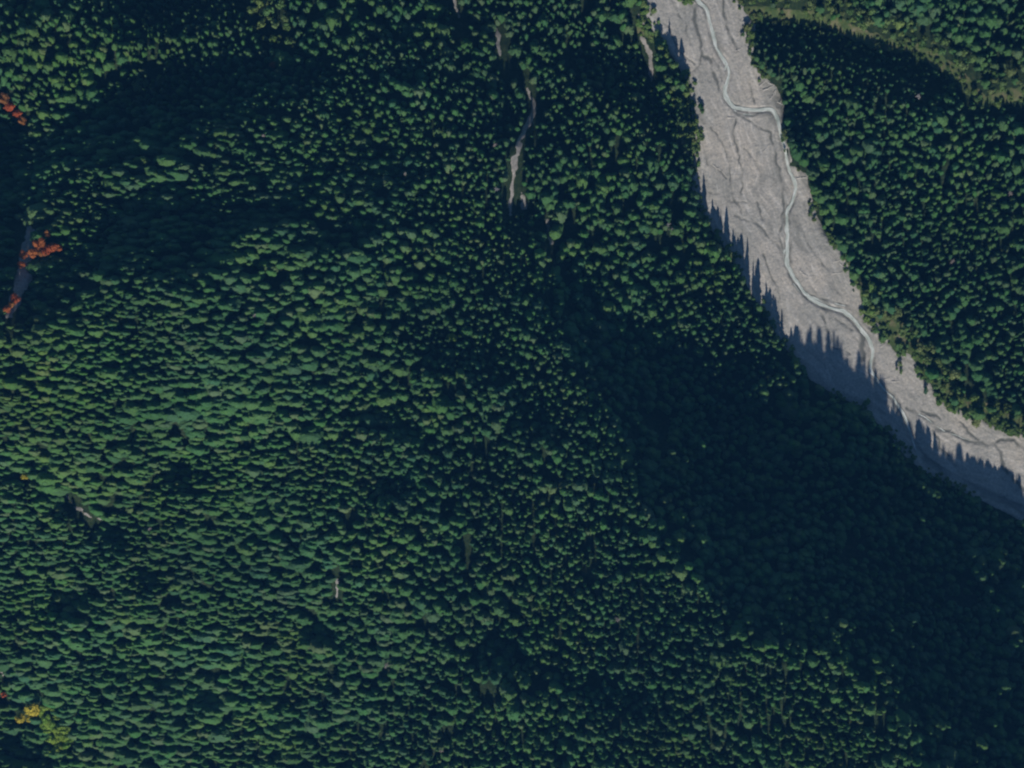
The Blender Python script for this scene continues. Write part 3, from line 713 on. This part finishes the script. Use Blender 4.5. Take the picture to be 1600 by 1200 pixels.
for k, (u, v, l) in enumerate([(568,190,'brightest pale dead conifer standing in the upper left forest'),(634,273,'small white dead conifer among dark trees of the upper middle forest'),
        (414,214,'rusty grey dead conifer left in the upper forest'),(400,493,'grey dead conifer on the sunlit left slope'),(774,228,'pale dead conifer left of the pale chute'),
        (776,297,'rosy grey dead conifer beside the lower end of the chute'),(1042,352,'rosy dead conifer on the spur west of the gravel'),(1049,359,'second rosy dead conifer close beside its twin on the spur'),
        (1319,189,'white dead conifer in the forest east of the gravel'),(1432,152,'dead conifer near the curved grass strip in the east'),(1485,409,'pale dead conifer deep in the east forest'),
        (1575,303,'reddish dead conifer near the right photo edge'),(237,825,'pale dead conifer in the lower left forest'),(604,1038,'pale dead conifer low on the sunlit slope'),
        (964,966,'whitish dead conifer at the rim of the big shadow'),(690,1170,'pale dead conifer near the bottom edge of the photo')]):
    place('dead_tree', u, v, (1.25, 1.2, 1.35), *DEAD[k % 3], l, 'dead tree', 'pale dead conifers', 'branches')
# shrubs and islands on the gravel
SH = [broad_crown('shrub_leaves', 700 + k, 2.2, 3.6, .4, 6, 260, .38) for k in range(3)]
SHD_ = [broad_crown('dark_shrub_leaves', 720 + k, 2.2, 4.4, .4, 6, 260, .4, M['conifer']) for k in range(3)]
for k, (u, v, sx_, sy_, dk, l) in enumerate([(1095,166,1.1,1.5,1,'upper of the two dark bushes alone on the upper gravel'),(1097,174,.9,1.1,1,'lower of the two dark bushes alone on the upper gravel'),
        (1160,54,.8,.8,1,'small dark bush alone near the top right of the gravel'),(1348,452,.7,1.1,1,'small dark bush topmost on the eastern gravel bank'),
        (1352,470,1.3,1.6,1,'largest round bush on the eastern gravel bank'),(1366,488,1.1,1.5,1,'bush just below the largest round one on the eastern bank'),
        (1333,453,.4,.8,1,'tiny dark bush left on the eastern gravel bank'),(1405,568,.9,1.2,0,'upper bush in the loose cluster on lower gravel'),(1408,580,.8,1.2,0,'lower bush in the loose cluster on lower gravel'),
        (1400,576,.6,.7,0,'leftmost bush of the loose cluster on lower gravel'),(1446,610,.9,1.6,1,'lone tall dark bush on the lower gravel'),
        (1564,664,1.6,1.0,0,'left end bush of the low hedge near the right photo edge'),(1574,668,1.8,1.1,0,'middle bush of the low hedge near the right photo edge'),
        (1586,672,1.6,1.2,0,'right end bush of the low hedge near the right photo edge'),(1443,582,.6,.9,0,'small bush by the eastern bank below the grass'),
        (1480,630,.6,.8,0,'small bush at the corner of the lower gravel'),(1226,236,.5,.8,0,'tiny bush beside the stream bend on the east'),
        (1070,4,1.9,1.5,0,'left bush of the green island at the top of the gravel'),(1060,-2,1.6,1.3,0,'bush cut by the top photo edge on the green island'),
        (1080,4,1.5,1.3,0,'right bush of the green island beside the stream top')]):
    t = place('shrub', u, v, (sx_, sy_, 1.1), (SHD_ if dk else SH)[k % 3], None, l, 'shrub', 'bushes on the gravel', 'foliage', rz=random.choice([0, 3.14]))
    link('stem', broads[k % 4][1], parent=t).scale = (.35, .35, .3)
# low scrub over the grass strips: one thicket nobody could count
mu_ = rng.uniform(960, 1640, 5200); mv_ = rng.uniform(-10, 690, 5200)
k = (lmask(MEADOW, 70, 12)(mu_, mv_) > -1) & (gs(GRS, mu_, mv_) < 2) & (fbm(mu_, mv_, 26, 97) > .40); mu_, mv_ = mu_[k], mv_[k]
eu = []                                     # and along both ragged banks of the gravel
for bank, sg in ((LEFT, -1), (RIGHT, 1)):
    for q in resample(bank[1:-1], 2.2, 2):
        if -10 < q[1] < 860 and float(vnoise(q[0], q[1], 22, 77)) > .42: eu.append((q[0] + sg * rng.normal(-1, 5), q[1] + rng.normal(0, 4)))
eu = np.array(eu); mu_ = np.r_[mu_, eu[:, 0]]; mv_ = np.r_[mv_, eu[:, 1]]
print('scrub', len(mu_))
keepP, keepR = P, rot
P = world(mu_, mv_, height(mu_, mv_)); rot = rng.random(len(mu_)) * 6.28; q_ = rng.lognormal(0, .35, len(mu_)) * .85
forest('low_scrub', np.arange(len(mu_)), SH, [b_[1] for b_ in broads][:3], rng.integers(0, 3, len(mu_)), 'low bright green scrub scattered over the grass strips', 'scrub', np.stack([q_, q_, q_ * .8], 1))
P, rot = keepP, keepR
# driftwood logs
def log_mesh(seed):
    r = np.random.default_rng(seed); V = []; F = []
    n = 7; pts = [(-.5 + k / 6, .02 * r.standard_normal(), 0) for k in range(7)]
    for k, (x, y, z) in enumerate(pts):
        rr = .045 * (1 - .5 * k / 6)
        for j in range(n): a = 2 * math.pi * j / n; V.append((x, y + rr * math.cos(a), z + rr * math.sin(a)))
    for k in range(6):
        for j in range(n): a = k * n + j; b_ = k * n + (j + 1) % n; F += [(a, b_, b_ + n), (a, b_ + n, a + n)]
    for s, o in ((0, 0), (6, 42)):
        V.append(pts[s]); c_ = len(V) - 1
        for j in range(n): F.append((c_, o + (j + 1) % n, o + j) if s == 0 else (c_, o + j, o + (j + 1) % n))
    for q in range(5):                                                   # broken branch stubs and root claws
        x = -.48 if q < 3 else -.1 + .3 * (q - 3); a = r.random() * 6.28; i0 = len(V)
        for dx, k in ((-.02, .03), (.02, .03), (0, .13 + .05 * r.random())): V.append((x + dx, k * math.cos(a), k * abs(math.sin(a))))
        F.append((i0, i0 + 1, i0 + 2))
    me = mesh('driftwood_log', V, F, None, False); me.materials.append(M['wood']); return me
LG = [log_mesh(k) for k in range(3)]
logs = [(1143,184,9,-4,'bright white log lying across the gravel below the sharp stream bend'),(1197,232,9,55,'pale log lying slantwise in mid gravel left of the stream'),
        (1120,262,11,-35,'long pale log in the left gravel below the lone bushes'),(1132,272,8,-50,'shorter pale log just below the long left one'),
        (1157,76,8,35,'pale log near the forest corner high on the gravel'),(1152,78,5,20,'short log beside the pale one near the forest corner'),
        (1192,130,10,40,'uppermost log of the jam on the eastern bank'),(1200,138,12,25,'long log in the middle of the eastern log jam'),(1208,148,11,60,'steep log in the lower eastern log jam'),
        (1216,160,10,-30,'lowest log of the eastern log jam'),(1205,131,8,-20,'rosy log crossing the top of the eastern jam'),(1212,142,9,80,'upright lying log at the right of the eastern jam'),
        (1252,278,11,5,'lone log east of the stream at the forest notch'),(1308,408,10,15,'upper log of the pile by the forest point'),(1318,416,11,-35,'middle log of the pile by the forest point'),
        (1308,427,10,5,'lowest log of the pile by the forest point'),(1320,404,8,40,'short log at the right of the forest point pile'),(1256,428,11,-42,'lone faint log on open gravel east of the stream'),
        (1386,592,6,10,'thick pale log beside the loose bushes on lower gravel'),(1400,596,9,5,'thin log below the loose bushes'),(1488,668,9,75,'pale log standing out between two lower channels'),
        (1380,540,8,30,'log at the rim of the tan grass patch'),(1430,578,9,70,'log leaning toward the lower east forest'),(1250,585,6,20,'log in the shade at the west gravel edge'),
        (1026,44,8,60,'yellowish log high on the left gravel'),(1150,196,6,70,'small log under the bright white one'),(1448,575,7,80,'upright lying log by the lower east trees')]
for k, (u, v, L, a, l) in enumerate(logs):
    h = float(gs(HG, u, v)) + .5 + (.5 if gs(GRS, u, v) < 0 else 0)
    o = link('driftwood_log', LG[k % 3]); o.location = tuple(world(np.array([u]), np.array([v]), np.array([h]))[0]); o.rotation_euler = (0, 0, math.radians(a)); o.scale = (L * .75, L * .9, L * .9)
    tag(o, l, 'driftwood', 'driftwood logs on the gravel')

# trees that would share a label are told apart by which stands higher or lower in the photo
by = {}
for o in SC.objects:
    if o.get('label') and o.get('category') and not o.parent: by.setdefault(o['label'], []).append(o)
for l, os_ in by.items():
    if 1 < len(os_) < 5 and 'percent' in l:
        os_.sort(key=lambda o: -o.location.y); nm = {2: ['upper', 'lower'], 3: ['upper', 'middle', 'lower'], 4: ['topmost', 'upper', 'lower', 'bottom']}[len(os_)]
        for o, w_ in zip(os_, nm): o['label'] = w_ + ' ' + (l.replace('small short ', 'short ') if len(l.split()) > 15 else l)
# ------------------------------------------------------------------ air
if HAZE:
    zb, zt = float(min(hh.min(), 0)) - 1, D + 60; e = 5200
    V = [(x, y, z) for z in (zb, zt) for x, y in ((-e, -e), (e, -e), (e, e), (-e, e))]
    F = [(0, 3, 2, 1), (4, 5, 6, 7), (0, 1, 5, 4), (1, 2, 6, 5), (2, 3, 7, 6), (3, 0, 4, 7)]
    hz = link('haze', mesh('haze', V, F)); m = bpy.data.materials.new('haze'); m.use_nodes = True; nn = m.node_tree; nn.nodes.clear()
    out = nn.nodes.new('ShaderNodeOutputMaterial'); vo = nn.nodes.new('ShaderNodeVolumePrincipled')
    vo.inputs['Color'].default_value = (.13, .46, 1.0, 1); vo.inputs['Density'].default_value = 0.000021; vo.inputs['Anisotropy'].default_value = 0.0
    nn.links.new(vo.outputs[0], out.inputs['Volume']); hz.data.materials.append(m)
    tag(hz, 'thin blue air over the whole valley', 'haze', kind='stuff')
